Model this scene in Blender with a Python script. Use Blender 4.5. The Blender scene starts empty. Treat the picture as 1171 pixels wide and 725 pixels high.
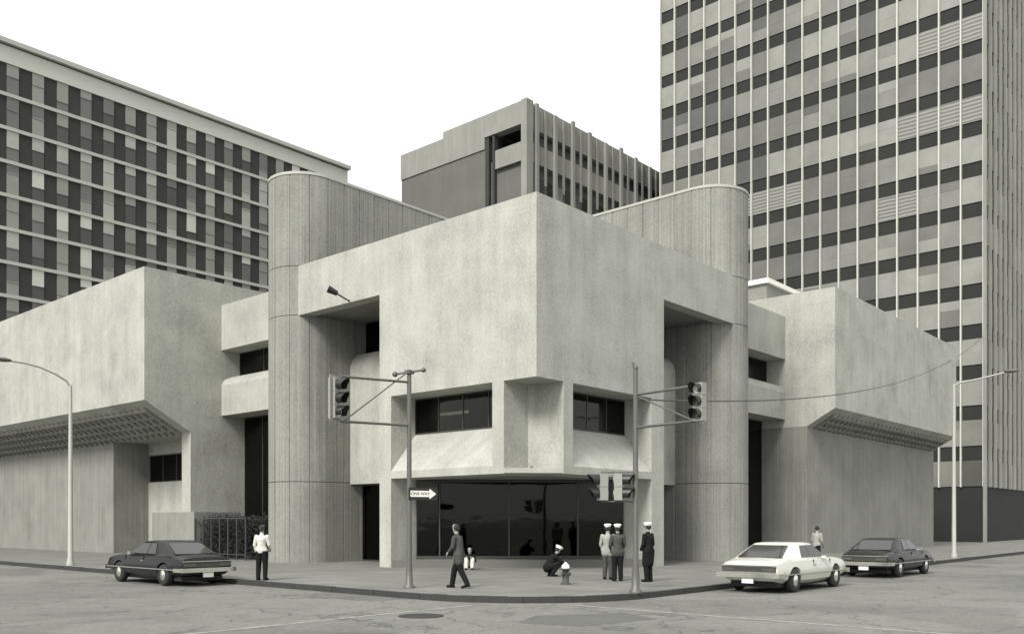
import bpy, bmesh, math, random
from mathutils import Vector, Matrix
random.seed(7)
S = bpy.context.scene
COL = S.collection
R = math.radians

# ------------------------------------------------------------------ materials
def mat(name, col, rough=.8, noise=0., nscale=1., streak=0., sscale=3., bump=0., bscale=30., metal=0., fine=0., uv=False, spec=.5, emit=0., stains=0., grain=0.):
    m = bpy.data.materials.new(name); m.use_nodes = True
    nt = m.node_tree; N = nt.nodes; L = nt.links
    b = N['Principled BSDF']
    b.inputs['Roughness'].default_value = rough
    b.inputs['Metallic'].default_value = metal
    b.inputs['Specular IOR Level'].default_value = spec
    c = (*col, 1)
    b.inputs['Base Color'].default_value = c
    if emit:
        b.inputs['Emission Color'].default_value = c; b.inputs['Emission Strength'].default_value = emit
    if noise or streak or bump or fine or stains:
        geo = N.new('ShaderNodeNewGeometry'); pos = geo.outputs['Position']
        fac = None
        def add(sock):
            nonlocal fac
            if fac is None: fac = sock
            else:
                a = N.new('ShaderNodeMath'); a.operation = 'ADD'; L.new(fac, a.inputs[0]); L.new(sock, a.inputs[1]); fac = a.outputs[0]
        def ns(vec, scale, amp, detail=4, rough_=.6):
            n = N.new('ShaderNodeTexNoise'); n.inputs['Scale'].default_value = scale; n.inputs['Detail'].default_value = detail; n.inputs['Roughness'].default_value = rough_
            L.new(vec, n.inputs['Vector'])
            a = N.new('ShaderNodeMath'); a.operation = 'MULTIPLY_ADD'; a.inputs[1].default_value = amp*2; a.inputs[2].default_value = -amp
            L.new(n.outputs['Fac'], a.inputs[0]); return a.outputs[0], n
        if noise: add(ns(pos, nscale, noise)[0])
        if fine: add(ns(pos, 9, fine, 6, .8)[0])
        if grain: add(ns(pos, 26, grain, 2, .6)[0])
        if streak:
            if uv:
                tc = N.new('ShaderNodeUVMap'); mp = N.new('ShaderNodeMapping'); mp.inputs['Scale'].default_value = (sscale, .05, 1)
                L.new(tc.outputs[0], mp.inputs[0]); vec = mp.outputs[0]
            else:
                sp = N.new('ShaderNodeSeparateXYZ'); L.new(pos, sp.inputs[0])
                a = N.new('ShaderNodeMath'); a.operation = 'ADD'; L.new(sp.outputs[0], a.inputs[0]); L.new(sp.outputs[1], a.inputs[1])
                a2 = N.new('ShaderNodeMath'); a2.operation = 'MULTIPLY'; a2.inputs[1].default_value = sscale; L.new(a.outputs[0], a2.inputs[0])
                a3 = N.new('ShaderNodeMath'); a3.operation = 'MULTIPLY'; a3.inputs[1].default_value = .12; L.new(sp.outputs[2], a3.inputs[0])
                cb = N.new('ShaderNodeCombineXYZ'); L.new(a2.outputs[0], cb.inputs[0]); L.new(a3.outputs[0], cb.inputs[1]); vec = cb.outputs[0]
            o, _ = ns(vec, 1., streak, 5, .75); add(o)
        if stains:
            n = N.new('ShaderNodeTexNoise'); n.inputs['Scale'].default_value = .35; n.inputs['Detail'].default_value = 7; n.inputs['Roughness'].default_value = .7
            L.new(pos, n.inputs['Vector'])
            rp = N.new('ShaderNodeMapRange'); rp.inputs[1].default_value = .52; rp.inputs[2].default_value = .7; rp.inputs[3].default_value = 0; rp.inputs[4].default_value = -stains
            L.new(n.outputs['Fac'], rp.inputs[0]); add(rp.outputs[0])
        if fac is not None:
            one = N.new('ShaderNodeMath'); one.operation = 'ADD'; one.inputs[1].default_value = 1; L.new(fac, one.inputs[0])
            vm = N.new('ShaderNodeVectorMath'); vm.operation = 'SCALE'; vm.inputs[0].default_value = col
            L.new(one.outputs[0], vm.inputs['Scale']); L.new(vm.outputs[0], b.inputs['Base Color'])
        if bump:
            n = N.new('ShaderNodeTexNoise'); n.inputs['Scale'].default_value = bscale; n.inputs['Detail'].default_value = 6
            L.new(pos, n.inputs['Vector'])
            bp = N.new('ShaderNodeBump'); bp.inputs['Strength'].default_value = bump; bp.inputs['Distance'].default_value = .02
            L.new(n.outputs['Fac'], bp.inputs['Height']); L.new(bp.outputs[0], b.inputs['Normal'])
    return m
def T(v, w=1.0):   # the warm green-grey tone of the old print
    return (v*.99, v, v*.89)
M = {}
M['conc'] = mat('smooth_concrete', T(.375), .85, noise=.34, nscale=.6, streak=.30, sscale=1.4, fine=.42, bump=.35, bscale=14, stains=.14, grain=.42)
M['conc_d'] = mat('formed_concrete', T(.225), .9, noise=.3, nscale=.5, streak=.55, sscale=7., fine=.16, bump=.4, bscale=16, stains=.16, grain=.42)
M['tower'] = mat('board_formed_concrete', T(.24), .9, noise=.3, nscale=.4, streak=.75, sscale=9., fine=.42, bump=.5, bscale=18, uv=True, stains=.18, grain=.42)
M['joint'] = mat('joint_shadow_gap', T(.12), .9)
M['coping'] = mat('pale_coping', T(.40), .6, fine=.1)
M['white'] = mat('white_paint', T(.78), .5, fine=.06)
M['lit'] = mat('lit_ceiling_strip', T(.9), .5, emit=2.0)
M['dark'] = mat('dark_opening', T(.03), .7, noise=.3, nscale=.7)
M['frame'] = mat('dark_bronze_frame', T(.05), .5)
def glassm(name, tr, tint):
    m = bpy.data.materials.new(name); m.use_nodes = True; nt = m.node_tree; N = nt.nodes; L = nt.links
    out = N['Material Output']; N.remove(N['Principled BSDF'])
    t = N.new('ShaderNodeBsdfTransparent'); t.inputs[0].default_value = (*T(tint), 1)
    g = N.new('ShaderNodeBsdfGlossy'); g.inputs['Roughness'].default_value = .03; g.inputs[0].default_value = (*T(.9), 1)
    f = N.new('ShaderNodeFresnel'); f.inputs[0].default_value = tr
    n = N.new('ShaderNodeTexNoise'); n.inputs['Scale'].default_value = 1.6; n.inputs['Detail'].default_value = 4
    bp = N.new('ShaderNodeBump'); bp.inputs['Strength'].default_value = .25; bp.inputs['Distance'].default_value = .04; L.new(n.outputs[0], bp.inputs['Height']); L.new(bp.outputs[0], g.inputs['Normal'])
    mx = N.new('ShaderNodeMixShader'); L.new(f.outputs[0], mx.inputs[0]); L.new(t.outputs[0], mx.inputs[1]); L.new(g.outputs[0], mx.inputs[2])
    L.new(mx.outputs[0], out.inputs[0]); return m
M['glass'] = glassm('tinted_glass', 1.38, .22)
M['asphalt'] = mat('worn_asphalt', T(.15), .75, noise=.7, nscale=.35, fine=.7, bump=.5, bscale=60, stains=.55)
def crackify(m, sc, lo, wid):
    nt = m.node_tree; N = nt.nodes; L = nt.links; b = N['Principled BSDF']; src = b.inputs['Base Color'].links[0].from_socket
    g = N.new('ShaderNodeNewGeometry'); n = N.new('ShaderNodeTexNoise'); n.inputs['Scale'].default_value = 1.3; n.inputs['Detail'].default_value = 5
    L.new(g.outputs['Position'], n.inputs['Vector'])
    mx = N.new('ShaderNodeVectorMath'); mx.operation = 'MULTIPLY_ADD'; mx.inputs[1].default_value = (.9,.9,.9); L.new(n.outputs['Color'], mx.inputs[0]); L.new(g.outputs['Position'], mx.inputs[2])
    v = N.new('ShaderNodeTexVoronoi'); v.feature = 'DISTANCE_TO_EDGE'; v.inputs['Scale'].default_value = sc; L.new(mx.outputs[0], v.inputs['Vector'])
    rp = N.new('ShaderNodeMapRange'); rp.inputs[1].default_value = 0; rp.inputs[2].default_value = wid; rp.inputs[3].default_value = lo; rp.inputs[4].default_value = 1; L.new(v.outputs['Distance'], rp.inputs[0])
    # cell-wise patches of newer and older surfacing
    v2 = N.new('ShaderNodeTexVoronoi'); v2.inputs['Scale'].default_value = sc*.8; L.new(mx.outputs[0], v2.inputs['Vector'])
    bw = N.new('ShaderNodeRGBToBW'); L.new(v2.outputs['Color'], bw.inputs[0])
    r2 = N.new('ShaderNodeMapRange'); r2.inputs[3].default_value = .78; r2.inputs[4].default_value = 1.2; L.new(bw.outputs[0], r2.inputs[0])
    mm = N.new('ShaderNodeMath'); mm.operation = 'MULTIPLY'; L.new(rp.outputs[0], mm.inputs[0]); L.new(r2.outputs[0], mm.inputs[1])
    vm = N.new('ShaderNodeVectorMath'); vm.operation = 'SCALE'; L.new(src, vm.inputs[0]); L.new(mm.outputs[0], vm.inputs['Scale']); L.new(vm.outputs[0], b.inputs['Base Color'])
crackify(M['asphalt'], .32, .45, .012)
M['manhole'] = mat('cast_iron', T(.04), .6, metal=.4, fine=.3)
M['patch'] = mat('asphalt_patch', T(.10), .9, fine=.3, noise=.2, nscale=1.5)
M['kerb'] = mat('granite_kerb', T(.035), .8, fine=.3, noise=.25, nscale=2)
M['paint'] = mat('road_paint', T(.24), .7, fine=.9, noise=.6, nscale=2.5, grain=.5)
M['pole'] = mat('galvanised_steel', T(.12), .5, metal=.3, noise=.15, nscale=3)
M['pole_l'] = mat('pale_steel', T(.42), .5, metal=.2, noise=.1, nscale=3)
M['black'] = mat('black_enamel', T(.015), .45)
M['signal'] = mat('signal_housing', T(.27), .5, fine=.1)
M['lens'] = mat('signal_lens', T(.08), .15)
M['lens_l'] = mat('signal_lens_pale', T(.7), .2)
M['brick_d'] = mat('dark_brick', T(.035), .9, noise=.2, nscale=.3, fine=.25)
M['brick_m'] = mat('grey_brick', T(.12), .9, noise=.2, nscale=.3, streak=.15, sscale=2, fine=.25)
M['band'] = mat('floor_band_concrete', T(.42), .8, fine=.12, noise=.08, nscale=.4)
M['fascia'] = mat('fascia_concrete', T(.52), .8, fine=.1, noise=.08, nscale=.4)
M['conc_o'] = mat('weathered_concrete', T(.23), .9, noise=.2, nscale=.3, streak=.3, sscale=1.5, fine=.2)
for i, v in enumerate((.24, .185, .135, .09)): M['t%d' % i] = mat('office_glazing', T(v), .3, noise=.3, nscale=.5, fine=.2)
for i, v in enumerate((.50, .36, .24, .13, .055, .03)):
    M['w%d' % i] = mat('window_tone', T(v), .35, noise=.16, nscale=.9, fine=.12)
# venetian blinds
def blindm():
    m = mat('blind_slats', T(.3), .5); nt = m.node_tree; N = nt.nodes; L = nt.links
    g = N.new('ShaderNodeNewGeometry'); w = N.new('ShaderNodeTexWave'); w.bands_direction = 'Z'; w.inputs['Scale'].default_value = .9; w.inputs['Distortion'].default_value = 1.5
    L.new(g.outputs['Position'], w.inputs['Vector'])
    r = N.new('ShaderNodeValToRGB'); r.color_ramp.elements[0].color = (*T(.10), 1); r.color_ramp.elements[1].color = (*T(.26), 1)
    L.new(w.outputs['Fac'], r.inputs[0]); L.new(r.outputs[0], N['Principled BSDF'].inputs['Base Color']); return m
M['blind'] = blindm()
M['spandrel'] = mat('dark_spandrel', T(.03), .7, noise=.25, nscale=.5, spec=.15)
M['skin'] = mat('skin', T(.30), .6)
M['cloth_w'] = mat('pale_cloth', T(.55), .9, noise=.2, nscale=8, bump=1., bscale=11, fine=.3)
M['cloth_g'] = mat('grey_cloth', T(.07), .9, spec=.1, noise=.25, nscale=8, bump=1., bscale=11, fine=.3)
M['cloth_m'] = mat('mid_cloth', T(.30), .9, noise=.25, nscale=8, bump=1., bscale=11, fine=.3)
M['cloth_d'] = mat('dark_cloth', T(.014), .95, spec=.1, noise=.25, nscale=8, bump=1., bscale=11, fine=.3)
M['hair'] = mat('dark_hair', T(.02), .8)
M['cap'] = mat('white_cap', T(.85), .7)
M['eye'] = mat('eye', T(.03), .2)
M['car_w'] = mat('pale_car_paint', T(.55), .25, fine=.04)
M['car_d'] = mat('dark_car_paint', T(.012), .3, spec=.35)
M['car_s'] = mat('shaded_lower_paint', T(.10), .3)
M['car_g'] = mat('car_glass', T(.03), .05)
M['chrome'] = mat('chrome', T(.75), .15, metal=.9)
M['tail'] = mat('tail_light', T(.05), .2)
M['tyre'] = mat('rubber', T(.02), .85)
M['leaf'] = mat('dark_leaves', T(.03), .9, spec=.1, noise=.4, nscale=3)
M['plaza'] = mat('plaza_paving', T(.14), .85, noise=.12, nscale=.6, fine=.2)
M['inner'] = mat('interior_surface', T(.05), .8, noise=.3, nscale=.8)
M['hyd'] = mat('hydrant_paint', T(.05), .7, fine=.2)
M['trunkwood'] = mat('branch_bark', T(.06), .9)
# sidewalk with flags
def walkm():
    m = mat('concrete_flags', T(.18), .8, noise=.5, nscale=.7, fine=.25, bump=.3, bscale=40, stains=.22)
    nt = m.node_tree; N = nt.nodes; L = nt.links; b = N['Principled BSDF']
    src = b.inputs['Base Color'].links[0].from_socket
    g = N.new('ShaderNodeNewGeometry'); br = N.new('ShaderNodeTexBrick'); br.offset = 0
    br.inputs['Scale'].default_value = 1; br.inputs['Brick Width'].default_value = 1.5; br.inputs['Row Height'].default_value = 1.5; br.inputs['Mortar Size'].default_value = .018
    br.inputs['Color1'].default_value = (1, 1, 1, 1); br.inputs['Color2'].default_value = (.86, .86, .86, 1); br.inputs['Mortar'].default_value = (.4, .4, .4, 1)
    L.new(g.outputs['Position'], br.inputs['Vector'])
    mx = N.new('ShaderNodeVectorMath'); mx.operation = 'MULTIPLY'; L.new(src, mx.inputs[0]); L.new(br.outputs['Color'], mx.inputs[1]); L.new(mx.outputs[0], b.inputs['Base Color'])
    return m
M['walk'] = walkm()

# ------------------------------------------------------------------ mesh helpers
class MB:
    def __init__(s): s.v = []; s.f = []; s.m = []; s.uv = {}; s.sm = set()
    def add(s, vs, fs, mi=0, smooth=False):
        o = len(s.v); s.v += [tuple(v) for v in vs]
        for f in fs:
            if smooth: s.sm.add(len(s.f))
            s.f.append([i+o for i in f]); s.m.append(mi)
        return s
    def box(s, x0, x1, y0, y1, z0, z1, mi=0):
        return s.add([(x0,y0,z0),(x1,y0,z0),(x1,y1,z0),(x0,y1,z0),(x0,y0,z1),(x1,y0,z1),(x1,y1,z1),(x0,y1,z1)],
                     [(3,2,1,0),(4,5,6,7),(0,1,5,4),(1,2,6,5),(2,3,7,6),(3,0,4,7)], mi)
    def prism(s, pts, z0, z1, mi=0, side_uv=False):   # pts ccw in xy
        n = len(pts); a = sum(pts[i][0]*pts[(i+1)%n][1]-pts[(i+1)%n][0]*pts[i][1] for i in range(n))
        if a < 0: pts = pts[::-1]
        o = len(s.f)
        s.add([(p[0],p[1],z0) for p in pts]+[(p[0],p[1],z1) for p in pts],
              [tuple(range(n-1,-1,-1)), tuple(range(n,2*n))]+[(i,(i+1)%n,n+(i+1)%n,n+i) for i in range(n)], mi)
        if side_uv:
            d = 0
            for i in range(n):
                q = pts[(i+1)%n]; l = math.hypot(q[0]-pts[i][0], q[1]-pts[i][1])
                s.uv[o+2+i] = [(d,z0),(d+l,z0),(d+l,z1),(d,z1)]; d += l
        return s
    def extr(s, pts, axis, a0, a1, mi=0):   # profile (h,z) extruded along the other horizontal axis; axis = extrusion axis 'x'/'y'
        n = len(pts)
        mk = (lambda h, z, a: (a, h, z)) if axis == 'x' else (lambda h, z, a: (h, a, z))
        vs = [mk(h, z, a0) for h, z in pts]+[mk(h, z, a1) for h, z in pts]
        ar = sum(pts[i][0]*pts[(i+1)%n][1]-pts[(i+1)%n][0]*pts[i][1] for i in range(n))
        fs = [tuple(range(n)), tuple(range(2*n-1,n-1,-1))]+[(i,n+i,n+(i+1)%n,(i+1)%n) for i in range(n)]
        flip = (ar > 0) == (axis == 'x')
        if flip == (a1 > a0): fs = [f[::-1] for f in fs]
        return s.add(vs, fs, mi)
    def tube(s, p, q, r0, r1=None, n=12, mi=0, caps=True):
        if r1 is None: r1 = r0
        p = Vector(p); q = Vector(q); d = (q-p).normalized()
        a = d.orthogonal().normalized(); b = d.cross(a)
        vs = []
        for c, r in ((p, r0), (q, r1)):
            for i in range(n):
                t = 2*math.pi*i/n; vs.append(c+a*math.cos(t)*r+b*math.sin(t)*r)
        s.add(vs, [(i,(i+1)%n,n+(i+1)%n,n+i) for i in range(n)], mi, True)
        if caps: s.add(vs, [tuple(range(n-1,-1,-1)), tuple(range(n,2*n))], mi)
        return s
    def path(s, pts, r, n=8, mi=0):
        for i in range(len(pts)-1): s.tube(pts[i], pts[i+1], r, r, n, mi)
        for p in pts[1:-1]: s.ball(p, r, 6, 4, mi)
        return s
    def lathe(s, c, prof, n=20, mi=0):   # prof (r,z)
        vs = []
        for r, z in prof:
            for i in range(n):
                t = 2*math.pi*i/n; vs.append((c[0]+r*math.cos(t), c[1]+r*math.sin(t), c[2]+z))
        fs = []
        for k in range(len(prof)-1):
            for i in range(n): fs.append((k*n+i, k*n+(i+1)%n, (k+1)*n+(i+1)%n, (k+1)*n+i))
        s.add(vs, fs, mi, True); k = (len(prof)-1)*n
        s.add(vs, [tuple(range(n-1,-1,-1)), tuple(range(k, k+n))], mi)
        return s
    def ball(s, c, r, n=12, m=8, mi=0, sc=(1,1,1)):
        prof = []
        vs = []; fs = []
        for j in range(1, m):
            ph = math.pi*j/m
            for i in range(n):
                t = 2*math.pi*i/n; vs.append((c[0]+r*sc[0]*math.sin(ph)*math.cos(t), c[1]+r*sc[1]*math.sin(ph)*math.sin(t), c[2]-r*sc[2]*math.cos(ph)))
        b = len(vs); vs += [(c[0],c[1],c[2]-r*sc[2]), (c[0],c[1],c[2]+r*sc[2])]
        for j in range(m-2):
            for i in range(n): fs.append((j*n+i, j*n+(i+1)%n, (j+1)*n+(i+1)%n, (j+1)*n+i))
        for i in range(n): fs.append((b,(i+1)%n,i)); fs.append((b+1,(m-2)*n+i,(m-2)*n+(i+1)%n))
        return s.add(vs, fs, mi, True)
    def mesh(s, name, mats):
        me = bpy.data.meshes.new(name); me.from_pydata(s.v, [], s.f)
        for m in (mats if isinstance(mats, (list, tuple)) else [mats]): me.materials.append(M[m] if isinstance(m, str) else m)
        for i, p in enumerate(me.polygons):
            p.material_index = s.m[i]; p.use_smooth = i in s.sm
        if s.uv:
            ul = me.uv_layers.new(name='UVMap')
            for i, p in enumerate(me.polygons):
                if i in s.uv:
                    for k, li in enumerate(p.loop_indices): ul.data[li].uv = s.uv[i][k]
                else:
                    for li in p.loop_indices:
                        v = s.v[me.loops[li].vertex_index]; ul.data[li].uv = (v[0]+v[1], v[2])
        me.update(); return me
    def build(s, name, mats, parent=None, label=None):
        o = bpy.data.objects.new(name, s.mesh(name, mats)); COL.objects.link(o)
        if parent: o.parent = parent
        if label: o['label'] = label
        return o
def tag(o, label, cat, group=None):
    o['label'] = label; o['category'] = cat
    if group: o['group'] = group
    return o
def thing(name, label, cat, loc=(0,0,0), rz=0, group=None):
    o = bpy.data.objects.new(name, None); COL.objects.link(o); o.location = loc; o.rotation_euler = (0,0,rz); o.empty_display_size = .3
    return tag(o, label, cat, group)
def struct(name, mb, m):
    o = mb.build(name, m); o['kind'] = 'structure'; return o
def children(o): return [c for c in bpy.data.objects if c.parent == o]
def copy_tree(o, parent=None):
    c = o.copy(); COL.objects.link(c); c.parent = parent
    for ch in children(o): copy_tree(ch, c)
    return c

# ------------------------------------------------------------------ camera, world, light
F, PX, HY, CH = 1031., 585.5, 596., 1.85
cam = bpy.data.cameras.new('camera'); co = bpy.data.objects.new('camera', cam); COL.objects.link(co); S.camera = co
cam.sensor_width = 36; cam.sensor_fit = 'HORIZONTAL'; cam.lens = F/1171*36; cam.shift_y = (HY-362.5)/1171
cam.clip_end = 3000; cam.clip_start = .1
co.location = (-24.075, -19.957, CH); co.rotation_euler = (R(90), 0, R(48.7865-90-0) + 0)
co.rotation_euler = (R(90), 0, math.atan2(.65887, .75226)-math.pi/2)
BX, BY = .658866, .75226
def proj(u, v, z):
    du, dv = u+24.075, v+19.957
    X = du*BX-dv*BY; Y = du*BY+dv*BX
    return PX+F*X/Y, HY-F*(z-CH)/Y, Y

w = bpy.data.worlds.new('World'); S.world = w; w.use_nodes = True
nt = w.node_tree; N = nt.nodes; L = nt.links; bg = N['Background']
sky = N.new('ShaderNodeTexSky'); sky.sky_type = 'NISHITA'; sky.sun_disc = False
SUN_EL, SUN_AZ = 42., 191.   # azimuth of the light's origin, degrees ccw from +x
sky.sun_elevation = R(SUN_EL); sky.sun_rotation = R(90-SUN_AZ)
bw = N.new('ShaderNodeRGBToBW'); L.new(sky.outputs[0], bw.inputs[0])
mu = N.new('ShaderNodeMath'); mu.operation = 'MULTIPLY'; mu.inputs[1].default_value = .15; L.new(bw.outputs[0], mu.inputs[0])
cl = N.new('ShaderNodeMath'); cl.operation = 'MINIMUM'; cl.inputs[1].default_value = 1.5; L.new(mu.outputs[0], cl.inputs[0])
# overcast veil: dimmer towards the horizon, brightest overhead
tc = N.new('ShaderNodeTexCoord'); sx = N.new('ShaderNodeSeparateXYZ'); L.new(tc.outputs['Generated'], sx.inputs[0])
vr = N.new('ShaderNodeMapRange'); vr.inputs[1].default_value = 0; vr.inputs[2].default_value = 1; vr.inputs[3].default_value = 7.0; vr.inputs[4].default_value = 10.5; L.new(sx.outputs[2], vr.inputs[0])
ad = N.new('ShaderNodeMath'); ad.operation = 'ADD'; L.new(cl.outputs[0], ad.inputs[0]); L.new(vr.outputs[0], ad.inputs[1])
L.new(ad.outputs[0], bg.inputs['Color']); bg.inputs['Strength'].default_value = .1
sl = bpy.data.lights.new('sun', 'SUN'); sl.energy = 2.9; sl.angle = R(18); sl.color = (1, .985, .95)
so = bpy.data.objects.new('sun', sl); COL.objects.link(so)
d = Vector((math.cos(R(SUN_AZ))*math.cos(R(SUN_EL)), math.sin(R(SUN_AZ))*math.cos(R(SUN_EL)), math.sin(R(SUN_EL))))
so.rotation_euler = d.to_track_quat('Z', 'Y').to_euler()
S.view_settings.view_transform = 'Standard'; S.view_settings.look = 'None'; S.view_settings.gamma = 1; S.view_settings.exposure = .46

# ------------------------------------------------------------------ ground
mb = MB(); mb.add([(-700,-700,-.15),(900,-700,-.15),(900,900,-.15),(-700,900,-.15)], [(0,1,2,3)]); struct('road', mb, 'asphalt')
def arc(cx, cy, r, a0, a1, n): return [(cx+r*math.cos(R(a0+(a1-a0)*i/n)), cy+r*math.sin(R(a0+(a1-a0)*i/n))) for i in range(n+1)]
KU, KV, KR = -8.25, -7.15, 4.2
corner = arc(KU+KR, KV+KR, KR, 180, 270, 16)
outer = [(KU, 120)] + corner + [(130, KV)]
inn = [(KU+.16, 120)] + arc(KU+KR, KV+KR, KR-.16, 180, 270, 16) + [(130, KV+.16)]
mb = MB(); mb.prism(inn+[(130, 120)], -.14, 0); struct('sidewalk', mb, 'walk')
mb = MB()
def along(pts, step):
    out = [pts[0]]
    for a_, b_ in zip(pts, pts[1:]):
        n_ = max(1, round(math.dist(a_, b_)/step))
        out += [(a_[0]+(b_[0]-a_[0])*j/n_, a_[1]+(b_[1]-a_[1])*j/n_) for j in range(1, n_+1)]
    return out
def pairwise(step):
    res = []
    for i in range(len(outer)-1):
        n_ = max(1, round(math.dist(outer[i], outer[i+1])/step))
        for j in range(n_):
            f0 = j/n_+.006/n_; f1 = (j+1)/n_-.006/n_
            q = lambda P, f: (P[i][0]+(P[i+1][0]-P[i][0])*f, P[i][1]+(P[i+1][1]-P[i][1])*f)
            res.append((q(outer,f0), q(outer,f1), q(inn,f1), q(inn,f0)))
    return res
rk = random.Random(5)
for q4 in pairwise(1.8): mb.prism(list(q4), -.149, .004+rk.uniform(-.006,.008))
struct('kerb', mb, 'kerb')
for nm, pts in (('far_sidewalk', [(-21,120),(-40,120),(-40,-3),(-21,-3)]), ('near_sidewalk', [(10,-18),(130,-18),(130,-40),(10,-40)])):
    mb = MB(); mb.prism(pts, -.14, 0); struct('sidewalk', mb, 'walk')
# painted lines
mb = MB(); mb.add([(-20.5,-5.14,-.146),(-8.5,-5.14,-.146),(-8.5,-4.98,-.146),(-20.5,-4.98,-.146)], [(0,1,2,3)]); struct('road_marking', mb, 'paint')
mb = MB(); mb.add([(-6.98,-17.4,-.146),(-6.82,-17.4,-.146),(-6.82,-6.7,-.146),(-6.98,-6.7,-.146)], [(0,1,2,3)]); struct('road_marking', mb, 'paint')
mb = MB(); mb.prism([(-9.3,-7.7),(-7.6,-8.8),(-8.2,-10),(-10.3,-9.6),(-10.6,-8.3)], -.149, -.145); struct('road_patch', mb, 'patch')
o = MB().lathe((-11,-5.95,-.149), [(.48,0),(.48,.012),(.40,.014),(.39,.009),(.05,.009)], 32).build('manhole_cover', 'manhole')
tag(o, 'round iron manhole cover in the road by the white crossing line', 'manhole cover')

# ------------------------------------------------------------------ the concrete building
Bd = thing('concrete_building', 'brutalist concrete corner building with round stair towers and slanted window sills', 'building')
ZT, ZO, ZS, ZF = 13.28, 11.07, 6.88, 3.57
# upper walls of the corner block
mb = MB()
mb.box(0,1.4, 0,8.3, ZS,ZT); mb.box(1.4,8.3, 0,1.4, ZS,ZT)
mb.box(0,.6, 8.3,14.1, ZO,ZT); mb.box(8.3,14.9, 0,.6, ZO,ZT)
# soffit notch corner: bottom chamfer hidden inside
mb.build('upper_wall', 'conc', Bd)
MB().box(1.4,8.3, 1.4,8.3, 12.6,12.9).build('roof', 'conc_d', Bd)
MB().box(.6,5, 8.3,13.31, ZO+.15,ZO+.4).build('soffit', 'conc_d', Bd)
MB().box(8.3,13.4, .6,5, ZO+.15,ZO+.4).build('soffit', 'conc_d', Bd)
mb = MB(); mb.box(1.4,8.2, 1.4,8.2, ZS+.004,ZS+.25).build('ceiling', 'inner', Bd)
# pillars
MB().box(0,1.4, 7.6,8.3, 0,ZS).build('pillar', 'conc', Bd)
MB().box(7.35,8.3, 0,1.4, 0,ZS).build('pillar', 'conc', Bd)
mb = MB()
mb.prism([(0,1.52),(1.35,1.52),(1.52,1.35),(1.52,0),(2.08,0),(2.08,2.08),(0,2.08)], ZF,ZS)
mb.build('corner_niche', 'conc', Bd)
MB().prism([(.02,1.52),(1.52,.02),(1.52,1.35),(1.35,1.52)], ZF+.02, ZF+.2).build('niche_ledge', 'conc', Bd)
# sloping sills
prof = [(0,ZF),(0,3.86),(1.4,5.5),(1.4,ZF)]
MB().extr(prof, 'y', 2.08,7.6).build('window_sill', 'conc', Bd)
MB().extr(prof, 'x', 2.08,7.35).build('window_sill', 'conc', Bd)
MB().box(1.4,8.2, 1.4,8.2, ZF+.02,3.9).build('floor_slab', 'conc_d', Bd)
def window(parent, axis, pos, a0, a1, z0, z1, n, depth=.06, glass='glass', t=.05, out=-1):
    """framed glazing in the plane axis=pos between a0 and a1"""
    mb = MB()
    def bx(b0, b1, c0, c1, d0=0, d1=depth, tgt=None):
        (tgt or mb).box(pos+d0, pos+d1, b0, b1, c0, c1) if axis == 'u' else (tgt or mb).box(b0, b1, pos+d0, pos+d1, c0, c1)
    bx(a0,a1,z0,z0+t); bx(a0,a1,z1-t,z1)
    for i in range(n+1):
        x = a0+(a1-a0)*i/n; x0 = max(a0, x-t/2); x1 = min(a1, x+t/2)
        bx(x0, x1, z0+t, z1-t, .003, depth-.003)
    f = mb.build('window', 'frame', parent)
    g = MB(); bx(a0+.01, a1-.01, z0+.01, z1-.01, depth*.4, depth*.6, g); g.build('pane', glass, f)
    return f
window(Bd, 'u', 1.3, 2.09,7.59, 5.42,ZS-.01, 4)
window(Bd, 'v', 1.3, 2.09,7.34, 5.42,ZS-.01, 4)
# interior of upper floor: back walls, lit shelf line
MB().box(4.5,4.7, 1.5,8.1, 3.9,ZS).build('interior_wall', 'inner', Bd)
MB().box(1.5,4.4, 4.5,4.7, 3.9,ZS).build('interior_wall', 'inner', Bd)
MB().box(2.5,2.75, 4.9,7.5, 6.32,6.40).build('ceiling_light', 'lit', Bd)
# storefront
A_, B_ = (1.38, 7.6), (7.36, 1.38)
dl = Vector((B_[0]-A_[0], B_[1]-A_[1], 0)); LEN = dl.length; dl.normalize(); nrm = Vector((dl.y, -dl.x, 0))  # towards street
def sp(a, off, z): p = Vector((A_[0], A_[1], 0))+dl*a+nrm*off; return (p.x, p.y, z)
def sbox(mb, a0, a1, o0, o1, z0, z1):
    vs = [sp(a0,o0,z0),sp(a1,o0,z0),sp(a1,o1,z0),sp(a0,o1,z0),sp(a0,o0,z1),sp(a1,o0,z1),sp(a1,o1,z1),sp(a0,o1,z1)]
    fs = [(3,2,1,0),(4,5,6,7),(0,1,5,4),(1,2,6,5),(2,3,7,6),(3,0,4,7)]
    mb.add(vs, fs)
mb = MB(); sbox(mb, 0, LEN, -.06, .06, .30, .42); sbox(mb, 0, LEN, -.06, .06, ZF-.1, ZF-.002); 
for i in (0,1,4,7,9):
    a = LEN*i/9; sbox(mb, max(0,a-.03), min(LEN,a+.03), -.055, .055, .42, ZF-.1)
st = mb.build('storefront', 'frame', Bd)
mb = MB(); sbox(mb, .02, LEN-.02, -.01, .01, .32, ZF-.05); mb.build('pane', 'glass', st)
mb = MB(); mb.prism([(.1,7.57),(7.32,.1),(8.0,1.4),(8.0,8.0),(1.4,8.0)], .0, .29); mb.build('entrance_platform', 'plaza', Bd)
MB().box(7.9,8.1, 1.41,8.2, .29,ZF).build('interior_wall', 'inner', Bd)
MB().box(1.41,7.9, 8.0,8.2, .29,ZF).build('interior_wall', 'inner', Bd)
mb = MB()
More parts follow.
